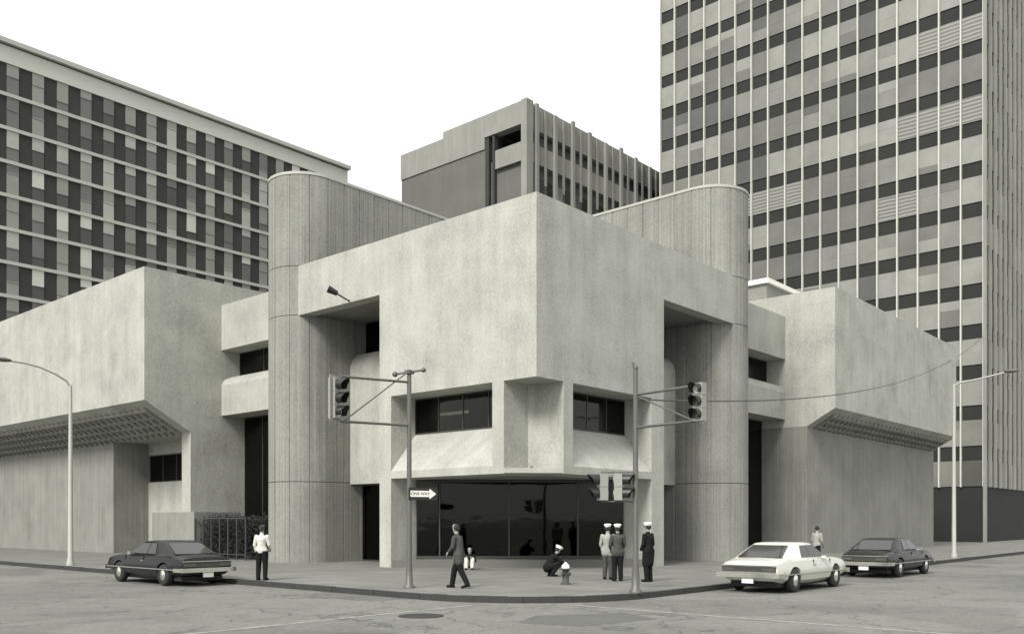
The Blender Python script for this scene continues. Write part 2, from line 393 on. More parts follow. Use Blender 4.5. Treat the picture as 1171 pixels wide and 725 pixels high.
for i in range(6):
    for z in (.3,.9,1.5): mb.box(4.2+i*.62,4.7+i*.62, 6.5-i*.3,6.8-i*.3, z,z+.5-.1*(i%2))
mb.build('interior_shelf', 'w3', Bd)
# recesses beside the towers (left one in the -x side, right one mirrored)
def recess(ax):
    P = 'u' if ax == 'y' else 'v'
    b0, b1 = (8.3, 13.31) if ax == 'y' else (8.3, 13.4)
    MB().extr([(2.5,ZF),(2.5,9.0),(2.62,9.35),(2.9,9.62),(3.5,9.75),(3.5,ZF)], ax, b0, b1).build('bay_wall', 'conc', Bd)
    window(Bd, P, 3.4, b0+.01, b1-.01, 9.6, ZO+.14, 3)
    mb = MB(); mb.box(4.6,4.8, b0,b1, 9.0,ZO+.14) if ax == 'y' else mb.box(b0,b1, 4.6,4.8, 9.0,ZO+.14); mb.build('interior_wall', 'inner', Bd)
    window(Bd, P, 3.2, b0+.01, b1-.01, .02, ZF-.01, 3)
    mb = MB(); mb.box(5.2,5.4, b0,b1, 0,ZF) if ax == 'y' else mb.box(b0,b1, 5.2,5.4, 0,ZF); mb.build('interior_wall', 'inner', Bd)
    mb = MB(); mb.box(3.5,6, b0,b1, ZF,ZF+.3) if ax == 'y' else mb.box(b0,b1, 3.5,6, ZF,ZF+.3); mb.build('floor_slab', 'conc_d', Bd)
    # side wall of the block inside the recess
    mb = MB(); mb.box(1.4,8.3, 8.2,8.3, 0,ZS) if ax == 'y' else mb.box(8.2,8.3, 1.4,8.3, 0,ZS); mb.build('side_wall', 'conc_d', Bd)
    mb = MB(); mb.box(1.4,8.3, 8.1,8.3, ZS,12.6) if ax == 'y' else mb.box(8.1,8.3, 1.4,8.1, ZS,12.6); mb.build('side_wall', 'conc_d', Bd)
recess('y'); recess('x')
# round-ended stair towers
def stadium(along, c0, c1, r, L1, groove=.0, inset=0.):
    """perimeter of a slab with a rounded end; along = axis of its long side"""
    rr = r-inset; pts = []
    # straight side A (at c1-r): from far end to the circle centre
    path = []
    step = .9
    n = int((L1-c0)/step)
    for i in range(n, 0, -1): path.append(((c0+i*step, c1-rr), (0,-1)))
    na = max(6, int(math.pi*rr/.12)//6*6)
    out = []
    def groove_at(px, py, tx, ty, nx, ny):
        g = groove; wd = .035
        return [(px-tx*wd, py-ty*wd), (px-tx*wd*.6-nx*g, py-ty*wd*.6-ny*g), (px+tx*wd*.6-nx*g, py+ty*wd*.6-ny*g), (px+tx*wd, py+ty*wd)]
    out.append((L1, c1-rr))
    for (p, nn) in path: out += groove_at(p[0], p[1], -1, 0, 0, -1) if groove else [p]
    N_ = 36
    for i in range(N_+1):
        th = R(-90-180*i/N_); nx, ny = math.cos(th), math.sin(th); px, py = c0+rr*nx, c1+rr*ny
        if groove and i % 6 == 0: out += groove_at(px, py, ny, -nx, nx, ny)
        else: out.append((px, py))
    for i in range(1, n+1):
        p = (c0+i*step, c1+rr); out += groove_at(p[0], p[1], 1, 0, 0, 1) if groove else [p]
    out.append((L1, c1+rr))
    return out if along == 'u' else [(b, a) for a, b in out]
def tower(along, c0, c1, r):
    mb = MB(); e = stadium(along, c0, c1, r, 17., .03)
    zs = [0, 3.62, ZO, ZT, 17.4]
    for i in range(4):
        mb.prism(e, zs[i]+(.03 if i else 0), zs[i+1], 0, True)
    t = mb.build('stair_tower', 'tower', Bd)
    MB().prism(stadium(along, c0, c1, r, 16.9, 0, .07), .02, 17.3).build('joint_core', 'joint', t)
    MB().prism(stadium(along, c0, c1, r+.03, 17.02), 17.4, 17.52).build('coping', 'coping', t)
tower('u', 1.24, 15.0, 1.69)
tower('v', 1.62, 15.16, 1.78)
# links between tower and wing
def link(ax, b0, b1, zb):
    P = 'u' if ax == 'y' else 'v'
    def bx(h0, h1, z0, z1, nm, m):
        mb = MB(); mb.box(h0,h1, b0,b1, z0,z1) if ax == 'y' else mb.box(b0,b1, h0,h1, z0,z1); mb.build(nm, m, Bd)
    bx(2,3.5, 11.0,13.4, 'upper_wall', 'conc')
    MB().extr([(2,zb),(2,9.1),(2.15,9.42),(2.5,9.6),(3.3,9.68),(3.3,zb)], ax, b0, b1).build('bay_wall', 'conc', Bd)
    window(Bd, P, 3.1, b0+.01, b1-.01, 9.6, 10.995, 3)
    bx(4.4,4.6, 9,11, 'interior_wall', 'inner')
    bx(3.3,9, zb+.01,zb+.3, 'floor_slab', 'conc_d')
    bx(3.5,9, 12.8,13.1, 'roof', 'conc_d')
    window(Bd, P, 3.4, b0+.01, b1-.01, .02, zb-.01, 4)
    bx(5.4,5.6, 0,zb, 'interior_wall', 'dark')
link('y', 16.7, 23.58, 7.5); link('x', 16.95, 24.43, 7.6)
# left wing
V0, V1 = 23.59, 66.
Wl = bpy.data.objects.new('left', None)
mb = MB()
mb.extr([(-2.27,14.6),(-2.27,7.93),(.23,6.5),(13,6.5),(13,14.6)], 'y', V0, V1); mb.build('wing', 'conc', Bd)
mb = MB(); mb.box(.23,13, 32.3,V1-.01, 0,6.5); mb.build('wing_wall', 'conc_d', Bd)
mb = MB(); mb.box(.23,13, V0+.003,24.48, 0,6.5); mb.build('wing_wall', 'conc', Bd)
mb = MB(); mb.box(2.36,2.6, 24.48,32.3, 0,4.18); mb.box(2.36,2.6, 24.48,32.3, 5.8,6.5); mb.box(2.36,2.6, 24.48,27.6, 4.18,5.8); mb.build('bay_wall', 'conc', Bd)
window(Bd, 'u', 2.45, 27.61,32.29, 4.19,5.79, 3)
MB().box(4,4.2, 24.5,32.3, 3,6.4).build('interior_wall', 'inner', Bd)
mb = MB(); mb.box(-.3,2.35, 22.3,26.65, 0,2.33); mb.build('entrance_plinth', 'conc_d', Bd)
mb = MB(); sl_ = (6.5-7.93)/2.5
for i in range(60):
    y = V0+.9+i*.7; mb.extr([(-1.85,7.93+sl_*.42-.004),(.22,6.5-.002),(.22,6.36),(-1.7,7.93+sl_*.57-.14)], 'y', y, y+.12)
for k in range(4):
    h = -1.72+k*.5; z = 7.93+sl_*(h+2.27); mb.extr([(h,z-.002),(h+.12,z+sl_*.12-.002),(h+.12,z+sl_*.12-.13),(h,z-.13)], 'y', V0+.902, V0+42)
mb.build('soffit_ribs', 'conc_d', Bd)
# right wing
U0, U1 = 24.44, 47.3
mb = MB(); mb.extr([(-.85,14.62),(-.85,8.04),(.72,7.15),(13,7.15),(13,14.62)], 'x', U0, U1); mb.build('wing', 'conc', Bd)
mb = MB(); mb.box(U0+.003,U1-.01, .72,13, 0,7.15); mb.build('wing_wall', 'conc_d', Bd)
mb = MB(); sl_ = (7.15-8.04)/1.57
for i in range(31):
    x = U0+.9+i*.7; mb.extr([(-.5,8.04+sl_*.35-.004),(.715,7.15-.002),(.715,7.01),(-.35,8.04+sl_*.5-.14)], 'x', x, x+.12)
for k in range(3):
    h = -.36+k*.42; z = 8.04+sl_*(h+.85); mb.extr([(h,z-.002),(h+.12,z+sl_*.12-.002),(h+.12,z+sl_*.12-.13),(h,z-.13)], 'x', U0+.902, U0+21.9)
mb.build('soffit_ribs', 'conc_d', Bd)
# setback penthouse behind the right link
mb = MB(); mb.box(30.5,44, 6,17, 14.62,17.2); ph = mb.build('penthouse', 'conc_d', Bd)
MB().box(30.3,44.2, 5.8,17.2, 17.2,17.5).build('coping', 'white', ph)
# roof-edge floodlight on a bracket over the left opening
fl = thing('floodlight', 'small dark floodlight on a bracket above the left opening of the corner block', 'floodlight', (0,10.2,11.1))
MB().path([(.1,0,-.02),(-.25,.1,.12),(-.55,.25,.3)], .035).build('bracket', 'black', fl)
MB().tube((-.5,.2,.27),(-.82,.42,.45),.10,.16,14).build('lamp_head', 'black', fl)

# ------------------------------------------------------------------ background buildings
def sil(px):   # rough top edge of what stands in front of the far buildings, photo pixels
    if px < 165: return 355-px*.3
    if px < 307: return 305+(px-165)*.2
    if px < 520: return 208+(px-370)*.25 if px > 370 else 205
    if px < 680: return 235
    if px < 855: return 220
    if px < 955: return 325
    if px < 1093: return 328+(px-955)*.54
    return 560
def windows(parent, items, cap=100):
    """items: (pos, mesh, matkey list); the nearest seen ones are parts, the rest one mesh"""
    sc = []
    for it in items:
        x, y, Y = proj(*it[0]); seen = 0 <= x <= 1171 and 0 <= y <= sil(x)+4
        sc.append((0 if seen else 1, Y*it[3], it))
    sc.sort(key=lambda a: (a[0], a[1]))
    for i, (_, _, it) in enumerate(sc[:cap]): it[1].build('window', it[2], parent)
    rest = sc[cap:]
    if rest:
        allm = sorted({k for r_ in rest for k in r_[2][2]}); mb = MB()
        for r_ in rest:
            q = r_[2]; 
            for f_i, f in enumerate(q[1].f):
                mb.add([q[1].v[i] for i in f], [tuple(range(len(f)))], allm.index(q[2][q[1].m[f_i]]))
        o = mb.build('window', allm, parent); o['kind'] = 'stuff'
# --- glass and metal curtain wall tower on the right
TU, TV0, TV1, TH = 63.8, 1.3, 34.6, 66.
tw = thing('office_tower', 'tall curtain wall office tower with pale fins and dark spandrel bands, at the right', 'office tower', (TU, TV0, 0))
def rel(o, p): return MB()
ox, oy = TU, TV0
mb = MB(); mb.box(.12,45, .12,TV1-TV0-.02, 0,TH); mb.build('wall', 'spandrel', tw)
bays = 18; bw_ = (TV1-TV0)/bays; fh = 3.62; items = []
tones = ['t0']*6+['t1']*6+['t2']*5+['t3']*3+['blind']*3
zb0 = 12.24-fh*2
col_t = [random.choice(tones) for _ in range(bays)]
for k in range(0, 17):
    z0 = zb0+k*fh; z1 = z0+2.3
    if z1 > TH-.6: break
    row = None
    for i in range(bays):
        if row is None or random.random() < .62: row = random.choice(tones) if random.random() < .75 else 't0'
        y0 = i*bw_+.07; y1 = (i+1)*bw_-.07; mb = MB()
        tt = row
        h = random.choice([0,0,0,0,.6,1.1,1.5])
        if h and tt not in ('blind',):
            mb.box(.02,.11, y0,y1, z0+h,z1, 0); mb.box(.03,.11, y0,y1, z0,z0+h, 1); ks = [tt, random.choice(['t1','t2','t0',tt])]
        else: mb.box(.02,.11, y0,y1, z0,z1, 0); ks = [tt]
        # sill rail
        items.append(((TU, TV0+y0, z0+1), mb, ks, 1))
    for i in range(24):
        x0 = .1+i*1.85+.1; x1 = x0+1.65; mb = MB(); mb.box(x0,x1, .04,.11, z0,z1, 0)
        items.append(((TU+x0, TV0, z0+1), mb, [random.choice(['w3','w4','w4','w2'])], 1.6))
windows(tw, items)
mb = MB()
for i in range(bays+1):
    y = i*bw_; mb.box(-.22,.10, y-.06,y+.06, 4.95,TH)
f = mb.build('fins', 'fascia', tw); 
mb = MB()
for i in range(25):
    x = .1+i*1.85; mb.box(x-.06,x+.06, -.22,.10, 4.95,TH)
mb.box(-.3,-.02, -.3,-.02, 0,TH)
mb.build('fins', 'conc_o', tw)
mb = MB(); mb.box(-.05,45.1, -.05,TV1-TV0+.05, TH,TH+.8); mb.build('parapet', 'fascia', tw)
# --- left slab block
LV = 76.6; LU0, LU1 = -30., 52.5; LT = 49.5
lb = thing('office_block', 'long dark brick office block with pale floor bands and rows of windows, at the left', 'office block', (LU0, LV, 0))
Lx = LU1-LU0
MB().box(0,Lx, .05,18, 0,47.2).build('wall', 'brick_d', lb)
mb = MB(); mb.box(-.02,Lx+.02, -.12,18.1, 47.2,48.9); mb.build('fascia', 'fascia', lb)
MB().box(-.3,Lx+.3, -.5,18.3, 49.05,49.5).build('roof_edge', 'coping', lb)
MB().box(.2,Lx-.2, .1,17.9, 48.9,49.05).build('roof', 'joint', lb)
mb = MB()
for k in range(14):
    z = 44.1-3.32*k; mb.box(-.01,Lx+.01, -.14,.04, z-.17,z+.17)
mb.build('floor_band', 'band', lb)
items = []
n = int(Lx/2.4)
for k in range(14):
    zl = 44.1-3.32*k+.17; zh = min(zl+2.98, 47.19)
    for i in range(n):
        x0 = .75+i*2.4+1.0; x1 = x0+1.12
        if x1 > Lx: continue
        r_ = random.random(); t1 = 'w0' if r_ < .20 else ('w1' if r_ < .38 else ('w2' if r_ < .75 else 'w3'))
        t2 = random.choice(['w1','w2','w2','w3','w3','w4'])
        h = random.choice([.9,1.3,1.7,2.1]); mb = MB()
        mb.box(x0,x1, -.02,.04, zl+h,zh, 0); mb.box(x0,x1, .0,.04, zl,zl+h, 1)
        mb.box(x0,x1, -.05,.04, zl+h-.06,zl+h+.04, 1)
        items.append(((LU0+x0, LV, zl+1.5), mb, [t1, t2], 1))
windows(lb, items)
# --- central block
CU, CV = 44.5, 38.4
cb = thing('office_block', 'concrete and brick office block with an open top gallery, rising behind the corner', 'office block', (CU, CV, 0))
DU, DV = 31., 18.3
mb = MB(); mb.box(.4,DU, 3.2,DV, 0,39.0); mb.box(.4,DU, .5,3.2, 0,38.0); mb.build('wall', 'brick_m', cb)
mb = MB(); mb.box(0,.4, 5.4,DV, 0,40.4); mb.build('brick_panel', 'brick_m', cb)
mb = MB(); mb.box(-.12,.7, 5.4,DV+.05, 40.4,43.2); mb.box(.7,DU, 8,DV, 39,43.0); mb.build('parapet', 'conc_o', cb)
mb = MB(); mb.box(-.12,.9, 0.4,5.4, 41.6,43.9); mb.box(-.12,.9, 5.4,11.5, 43.2,43.9); mb.build('top_beam', 'conc_o', cb)
mb = MB(); mb.box(.0,.55, 4.1,4.4, 0,41.6); mb.box(0,.6, 4.9,5.4, 0,41.6); mb.build('column', 'brick_d', cb)
mb = MB(); mb.box(.9,DU, -.1,.5, 41.4,43.9); mb.build('top_beam', 'conc_o', cb)
mb = MB(); mb.box(.3,DU, -.15,.5, 38.0,39.9); mb.box(0,.3, -.15,4.0, 38.0,39.9); mb.build('gallery_parapet', 'conc_o', cb)
MB().box(1.0,DU, 6,8, 39,43.0).build('gallery_wall', 'dark', cb)
MB().box(2.4,DU, .51,5.9, 42.9,43.4).build('gallery_roof', 'brick_d', cb)
MB().box(3.2,DU, .7,.95, 39,42.9).build('gallery_glazing', 'w3', cb)
mb = MB(); mb.box(-.12,.9, -.35,.4, 0,44.0); mb.build('column', 'conc_o', cb)
for i in range(1, 21):
    x = i*1.5; MB().box(x-.14-.08*(i%2),x+.14+.08*(i%2), -.30-.15*(i%2),-.16, 30 if i % 2 else 36,(43.9+.2*((i*7)%3-1)) if i % 2 else 43.7).build('fin', 'conc_o', cb)
items = []
for z in (34.6, 31.2, 27.8, 24.4, 21.0):
    for i in range(20):
        x0 = 1.2+i*1.5; mb = MB(); mb.box(x0,x0+.9, .40,.49, z,z+2.3)
        items.append(((CU+x0, CV, z+1), mb, [random.choice(['w2','w4','w4','w5','w3','w5'])], 1))
windows(cb, items, 60)

# ------------------------------------------------------------------ street furniture
def signal_head(parent, c, fdir, lit, backplate=True, n=3, s=1.0, mat_='signal'):
    """three-lens head, lens faces fdir (unit xy)"""
    fd = Vector((fdir[0], fdir[1], 0)).normalized(); sd = Vector((-fd.y, fd.x, 0)); c = Vector(c)
    def q(a, b, z): return c+fd*a+sd*b+Vector((0,0,z))
    def bb(mb, a0,a1,b0,b1,z0,z1, mi=0):
        mb.add([q(a,b,z) for z in (z0,z1) for a,b in ((a0,b0),(a1,b0),(a1,b1),(a0,b1))], [(3,2,1,0),(4,5,6,7),(0,1,5,4),(1,2,6,5),(2,3,7,6),(3,0,4,7)], mi)
    h = .35*s*n; mb = MB()
    for i in range(n):
        z = h/2-.35*s*(i+.5); bb(mb, -.13*s,.08*s,-.165*s,.165*s, z-.170*s,z+.170*s)
        mb.tube(q(-.13*s,0,z), q(-.17*s,0,z), .12*s, .09*s, 14)
    if backplate: bb(mb, -.02,.0, -.27*s,.27*s, -h/2-.06,h/2+.06)
    hd = mb.build('signal_head', mat_, parent)
    for i in range(n):
        z = h/2-.35*s*(i+.5)
        MB().tube(q(.08*s,0,z), q(.10*s,0,z), .13*s, .12*s, 18).build('lens', 'lens_l' if i == lit else 'lens', hd)
        mb = MB(); k = 14; L0 = .30*s; ro = .155*s; ri = .145*s    # cut-away hood
        for rad in (ro, ri):
            ps = []
            for j in range(k+1):
                t = R(-40+260*j/k); ll = L0*(.55+.45*max(0, math.sin(t)))
                ps.append((q(.08*s, math.cos(t)*rad, z+math.sin(t)*rad), q(.08*s+ll, math.cos(t)*rad, z+math.sin(t)*rad)))
            vs = [p for pr in ps for p in pr]
            mb.add(vs, [(2*j,2*j+1,2*j+3,2*j+2) for j in range(k)], 0, True)
        mb.build('hood', 'black', hd)
# left signal pole
P1 = (-7.08,-1.27,0)
sp1 = thing('signal_pole', 'steel signal pole with its arm reaching left and a small crossbar on top', 'traffic light', P1, 0, 'signal poles at the corner')
MB().lathe((0,0,0), [(.16,0),(.16,.05),(.10,.10),(.09,.5),(.075,.6),(.06,6.0)], 16).build('pole', 'pole', sp1)
mb = MB(); mb.path([(0,0,5.72),(-2.27,.12,5.62)], .035).path([(0,0,4.52),(-2.27,.12,4.45)], .035); mb.path([(-.05,0,6.0),(-2.15,.1,4.5)], .02)
mb.build('mast_arm', 'pole', sp1)
c_, s_ = BX, -BY
mb = MB(); mb.tube((-.32*c_-.1,.32*BY,5.93),(.40*c_,-.40*BY,6.06),.03); mb.box(-.1,.1,-.1,.1,5.95,6.05); mb.ball((.40*c_,-.40*BY,6.06),.07); mb.ball((-.32*c_-.1,.32*BY,5.93),.08)
mb.build('crossbar', 'pole', sp1)
signal_head(sp1, (-2.44,.12,5.03), (.35,-1), 2)
# right signal pole
P2 = (-4.43,-7.0,0)
sp2 = thing('signal_pole', 'steel signal pole with its arm reaching right and two pedestrian signals', 'traffic light', P2, 0, 'signal poles at the corner')
MB().lathe((0,0,0), [(.17,0),(.17,.05),(.11,.12),(.10,.5),(.08,.65),(.06,5.8)], 16).build('pole', 'pole', sp2)
MB().ball((0,0,5.82),.07).tube((0,0,5.6),(-.06,.04,5.95),.03).build('cap', 'pole', sp2)
mb = MB(); mb.path([(0,0,5.12),(-.36,-1.95,5.12)], .035).path([(0,0,4.27),(-.36,-1.95,4.27)], .035); mb.path([(0,0,5.10),(-.33,-1.85,4.30)], .02)
mb.build('mast_arm', 'pole', sp2)
signal_head(sp2, (-.38,-2.05,4.72), (-1,.1), 0, backplate=False, s=.88)
# pedestrian heads hung on a bracket to the left of the pole
vx, vy = -BX, BY     # viewer's left in the plane
mb = MB(); mb.path([(0,0,3.12),(vx*.9,vy*.9,3.12)], .02).path([(0,0,2.36),(vx*.9,vy*.9,2.36)], .02); mb.build('bracket', 'pole', sp2)
signal_head(sp2, (vx*.88,vy*.88,2.74), (vx*1-BY*.18,vy*1-BX*.18), 9, backplate=False, n=2, s=1.0)
signal_head(sp2, (vx*.40,vy*.40,2.74), (-vx-BY*.30,-vy-BX*.30), 9, backplate=False, n=2, s=1.0)
# one way sign
sg = thing('one_way_sign', 'black one way sign with a white arrow on the left signal pole', 'road sign', (P1[0], P1[1]-.08, 2.62))
sd = Vector((.98, -.2, 0)).normalized(); sd = Vector((BX*.9+BY*.43, -BY*.9+BX*.43, 0)).normalized(); fn = Vector((sd.y, -sd.x, 0)); sg.location = (P1[0]+fn.x*.085, P1[1]+fn.y*.085, 2.62)
def S_(a, z, off): p = sd*a+fn*off; return (p.x, p.y, z)
def plate(poly, o0, o1, mb, mi=0):
    n_ = len(poly); vs = [S_(a,z,o0) for a,z in poly]+[S_(a,z,o1) for a,z in poly]
    mb.add(vs, [tuple(range(n_-1,-1,-1)), tuple(range(n_,2*n_))]+[(i,(i+1)%n_,n_+(i+1)%n_,n_+i) for i in range(n_)], mi); return mb
plate([(-.05,-.17),(.80,-.17),(.80,.17),(-.05,.17)], 0,.015, MB()).build('sign_plate', 'black', sg)
plate([(0,-.085),(.56,-.085),(.56,-.145),(.76,0),(.56,.145),(.56,.085),(0,.085)], .018,.022, MB()).build('arrow', 'white', sg)
cu = bpy.data.curves.new('text', 'FONT'); cu.body = 'ONE WAY'; cu.size = .118; cu.extrude = .001; cu.offset = .002; cu.align_x = 'CENTER'; cu.align_y = 'CENTER'
to = bpy.data.objects.new('tmp', cu); COL.objects.link(to); dg = bpy.context.evaluated_depsgraph_get(); tm = bpy.data.meshes.new_from_object(to.evaluated_get(dg))
bpy.data.objects.remove(to)
lt = bpy.data.objects.new('lettering', tm); COL.objects.link(lt); lt.parent = sg; tm.materials.append(M['black'])
mm = Matrix.Identity(4); mm.col[0] = (*sd, 0); mm.col[1] = (0,0,1,0); mm.col[2] = (*fn, 0); p = sd*.29+fn*.0235; mm.col[3] = (p.x, p.y, 0, 1); lt.matrix_local = mm
# street lamps
def lamp(loc, h, pts, label, m='pole_l'):
    t = thing('street_lamp', label, 'street lamp', loc, 0, 'street lamps along the pavement')
    MB().lathe((0,0,0), [(.16,0),(.16,.1),(.11,.3),(.065,h)], 14).build('pole', m, t)
    MB().path([Vector((0,0,h-.1))]+[Vector(p) for p in pts], .045).build('arm', m, t)
    e = Vector(pts[-1]); dd = (e-Vector(pts[-2])).normalized()
    MB().ball((0,0,0), 1, 14, 8, 0, (.36,.15,.09)).build('lamp_head', 'pole', t)
    hd = children(t)[-1]
    for c in children(t):
        if c.name.startswith('lamp_head'): c.location = e+dd*.25; c.rotation_euler = (0,0,math.atan2(dd.y, dd.x))
    return t
lamp((-7.7,19.2,0), 7.6, [(-.15,0,7.75),(-.6,0,8.0),(-1.2,0,8.2),(-1.8,0,8.3),(-2.4,0,8.32)], 'tall street lamp with a curved arm before the left wing')
lamp((25.8,-6.5,0), 8.9, [(0,-.3,8.95),(0,-1.2,9.05),(0,-2.4,9.25)], 'tall street lamp with a straight arm by the right end of the building')
# overhead cable
mb = MB(); a = Vector((-4.47,-7.0,5.0)); b = Vector((63.5,1.0,18.)); pts = []
b = Vector((63.5,1.28,18.2))
for i in range(41):
    t = i/40; p = a.lerp(b, t); p.z -= 1.7*4*t*(1-t); pts.append(p)
mb.path(pts, .022, 6); o = mb.build('overhead_cable', 'frame'); tag(o, 'thin overhead cable sagging from the right signal pole across the right wing', 'cable')
# hydrant
hy = thing('fire_hydrant', 'short fire hydrant with a white cap beside the crouching person', 'fire hydrant', (-3.11,-3.69,0))
MB().lathe((0,0,0), [(.15,0),(.15,.04),(.10,.06),(.10,.42),(.13,.43),(.13,.47),(.10,.48)], 18).build('barrel', 'hyd', hy)
MB().lathe((0,0,.48), [(.12,0),(.12,.03),(.10,.09),(.05,.14),(.03,.15),(.03,.18)], 18).build('bonnet', 'cap', hy)
for dx, dy in ((-1,0),(1,0),(0,-1)):
    MB().tube((dx*.09,dy*.09,.32),(dx*.17,dy*.17,.32),.05,.045,10).build('nozzle', 'hyd', hy)

# hedge and railing beside the left wing
hg = thing('hedge', 'dark clipped hedge behind the iron railing beside the left wing', 'hedge', (.6,20.2,0))
mb = MB(); rnd = random.Random(3)
for _ in range(9000):
    x = rnd.uniform(-.6,.9); y = rnd.uniform(-3.6,2.05); z = rnd.uniform(.15,2.1)+rnd.uniform(-.08,.14)*math.sin(y*3)
    e = Vector((rnd.gauss(0,1),rnd.gauss(0,1),rnd.gauss(0,1))).normalized(); g = e.orthogonal().normalized(); s0 = rnd.uniform(.04,.09); p = Vector((x,y,z))
    mb.add([p, p+e*s0+g*s0*.5, p+e*s0*2, p+e*s0-g*s0*.5], [(0,1,2,3)])
mb.build('foliage', 'leaf', hg)
mb = MB(); 
for i in range(14): mb.tube((rnd.uniform(-.3,.6), -2.4+i*.32, 0), (rnd.uniform(-.3,.6), -2.4+i*.32+rnd.uniform(-.2,.2), 1.5), .025, .01, 6)
mb.build('stem', 'trunkwood', hg)
rl = thing('railing', 'thin iron railing with upright posts in front of the dark hedge', 'railing', (-.3,20.2,0))
MB().box(-.025,.025, -2.6,2.0, 1.98,2.03).box(-.02,.02, -2.6,2.0, .25,.29).build('rail', 'frame', rl)
for i in range(7):
    y = -2.6+i*.76; MB().box(-.03,.03, y-.03,y+.03, 0,1.98).build('post', 'frame', rl)

# ------------------------------------------------------------------ cars
def loft(mb, secs, mi=0, caps=True, smooth=True):
    n = len(secs[0]); vs = [p for s in secs for p in s]; fs = []
    for k in range(len(secs)-1):
        for i in range(n): fs.append((k*n+i, (k+1)*n+i, (k+1)*n+(i+1)%n, k*n+(i+1)%n))
    mb.add(vs, fs, mi, smooth)
    if caps: mb.add(vs, [tuple(range(n-1,-1,-1))[::-1], tuple(range((len(secs)-1)*n, len(secs)*n))[::-1]], mi)
def make_car(label, loc, rz, paint, group=None, roofm=None):
    """x forward, origin under the rear bumper centre, z from road"""
    t = thing('parked_car', label, 'car', loc, rz, group or 'cars parked along the kerb')
    Lc, W = 5.0, .94
    st = [(0,.46,.70,.80),(.06,.36,.86,.90),(.5,.28,.93,.95),(1.3,.24,.95,1),(2.4,.22,.94,1),(3.4,.24,.93,1),(4.4,.28,.89,.97),(4.85,.34,.83,.93),(5.0,.44,.72,.86)]
    secs = []
    for x, zb, zt, ws in st:
        w = W*ws; m = (zb+zt)/2
        half = [(0,zb),(w*.80,zb),(w*.95,zb+.10),(w,m-.02),(w*.99,m+.08),(w*.94,zt-.06),(w*.86,zt-.01),(w*.5,zt+.03)]
        sec = [(x,y,z) for y, z in half]+[(x,0,zt+.04)]+[(x,-y,z) for y, z in half[:0:-1]]
        secs.append(sec)
    mb = MB(); loft(mb, secs); body = mb.build('body', [paint], t)
    # wheel wells cut with booleans
    cut = MB()
    for x in (1.05, 3.98):
        cut.tube((x,-1.2,.33),(x,1.2,.33),.40,.40,28)
    cuto = cut.build('cut', ['tyre']); bm_ = bmesh.new(); bm_.from_mesh(body.data); bmesh.ops.remove_doubles(bm_, verts=bm_.verts, dist=1e-4); bmesh.ops.recalc_face_normals(bm_, faces=bm_.faces); bm_.to_mesh(body.data); bm_.free()
    bm_ = bmesh.new(); bm_.from_mesh(cuto.data); bmesh.ops.remove_doubles(bm_, verts=bm_.verts, dist=1e-4); bmesh.ops.recalc_face_normals(bm_, faces=bm_.faces); bm_.to_mesh(cuto.data); bm_.free()
    cuto.parent = t
    md = body.modifiers.new('b', 'BOOLEAN'); md.object = cuto; md.operation = 'DIFFERENCE'; md.solver = 'EXACT'
    bpy.context.view_layer.update(); dg = bpy.context.evaluated_depsgraph_get(); nm = bpy.data.meshes.new_from_object(body.evaluated_get(dg)); body.modifiers.clear(); body.data = nm; nm.set_sharp_from_angle(angle=R(32))
    bpy.data.objects.remove(cuto)
    # greenhouse
    zb, zr = .93, 1.36
    base = [(.62,.80),(3.55,.83)]; roof = [(1.55,.62),(2.75,.62)]
    def gp(x, z):  # half width at point
        k = (z-zb)/(zr-zb); return .83-(.83-.62)*k
    gs = []
    for z in (zb-.02, zb+.13, zb+.26, zr-.03, zr, zr+.025):
        k = min(1, (z-zb)/(zr-zb)); x0 = .62+(1.55-.62)*max(0,k)**1.05; x1 = 3.55-(3.55-2.75)*max(0,k); y = gp(0, min(z, zr)); 
        if z > zr: x0 += .2; x1 -= .2; y -= .12
        r = .10
        gs.append([(x0+r,-y,z),(x1-r,-y,z),(x1,-y+r,z),(x1+.05,0,z),(x1,y-r,z),(x1-r,y,z),(x0+r,y,z),(x0,y-r,z),(x0-.04,0,z),(x0,-y+r,z)])
    mb = MB(); loft(mb, gs); g = mb.build('roof', [paint], t)
    def lerp(k): return .62+(1.55-.62)*k, 3.55-(3.55-2.75)*k, .83-.21*k, zb+(zr-zb)*k
    o = .012; k0, k1 = .10, .86
    a0, a1, ya, za = lerp(k0); b0, b1, yb, zb_ = lerp(k1)
    def quad(nm, pts, m='car_g'):
        c = Vector((2.1,0,1.0)); n_ = (Vector(pts[1])-Vector(pts[0])).cross(Vector(pts[2])-Vector(pts[1])).normalized()
        ctr = sum((Vector(p) for p in pts), Vector())/len(pts)
        if n_.dot(ctr-c) < 0: pts = pts[::-1]; n_ = -n_
        mbq = MB(); N4 = len(pts); vs = [Vector(p)+n_*.004 for p in pts]+[Vector(p)+n_*.016 for p in pts]
        mbq.add(vs, [tuple(range(N4-1,-1,-1)), tuple(range(N4,2*N4))]+[(i,(i+1)%N4,N4+(i+1)%N4,N4+i) for i in range(N4)]); mbq.build(nm, m, t)
    quad('rear_window', [(a0-.03,-ya+.13,za),(a0-.03,ya-.13,za),(b0-.03,yb-.11,zb_),(b0-.03,-yb+.11,zb_)])
    quad('windscreen', [(a1+.03,-ya+.13,za),(a1+.03,ya-.13,za),(b1+.03,yb-.10,zb_),(b1+.03,-yb+.10,zb_)])
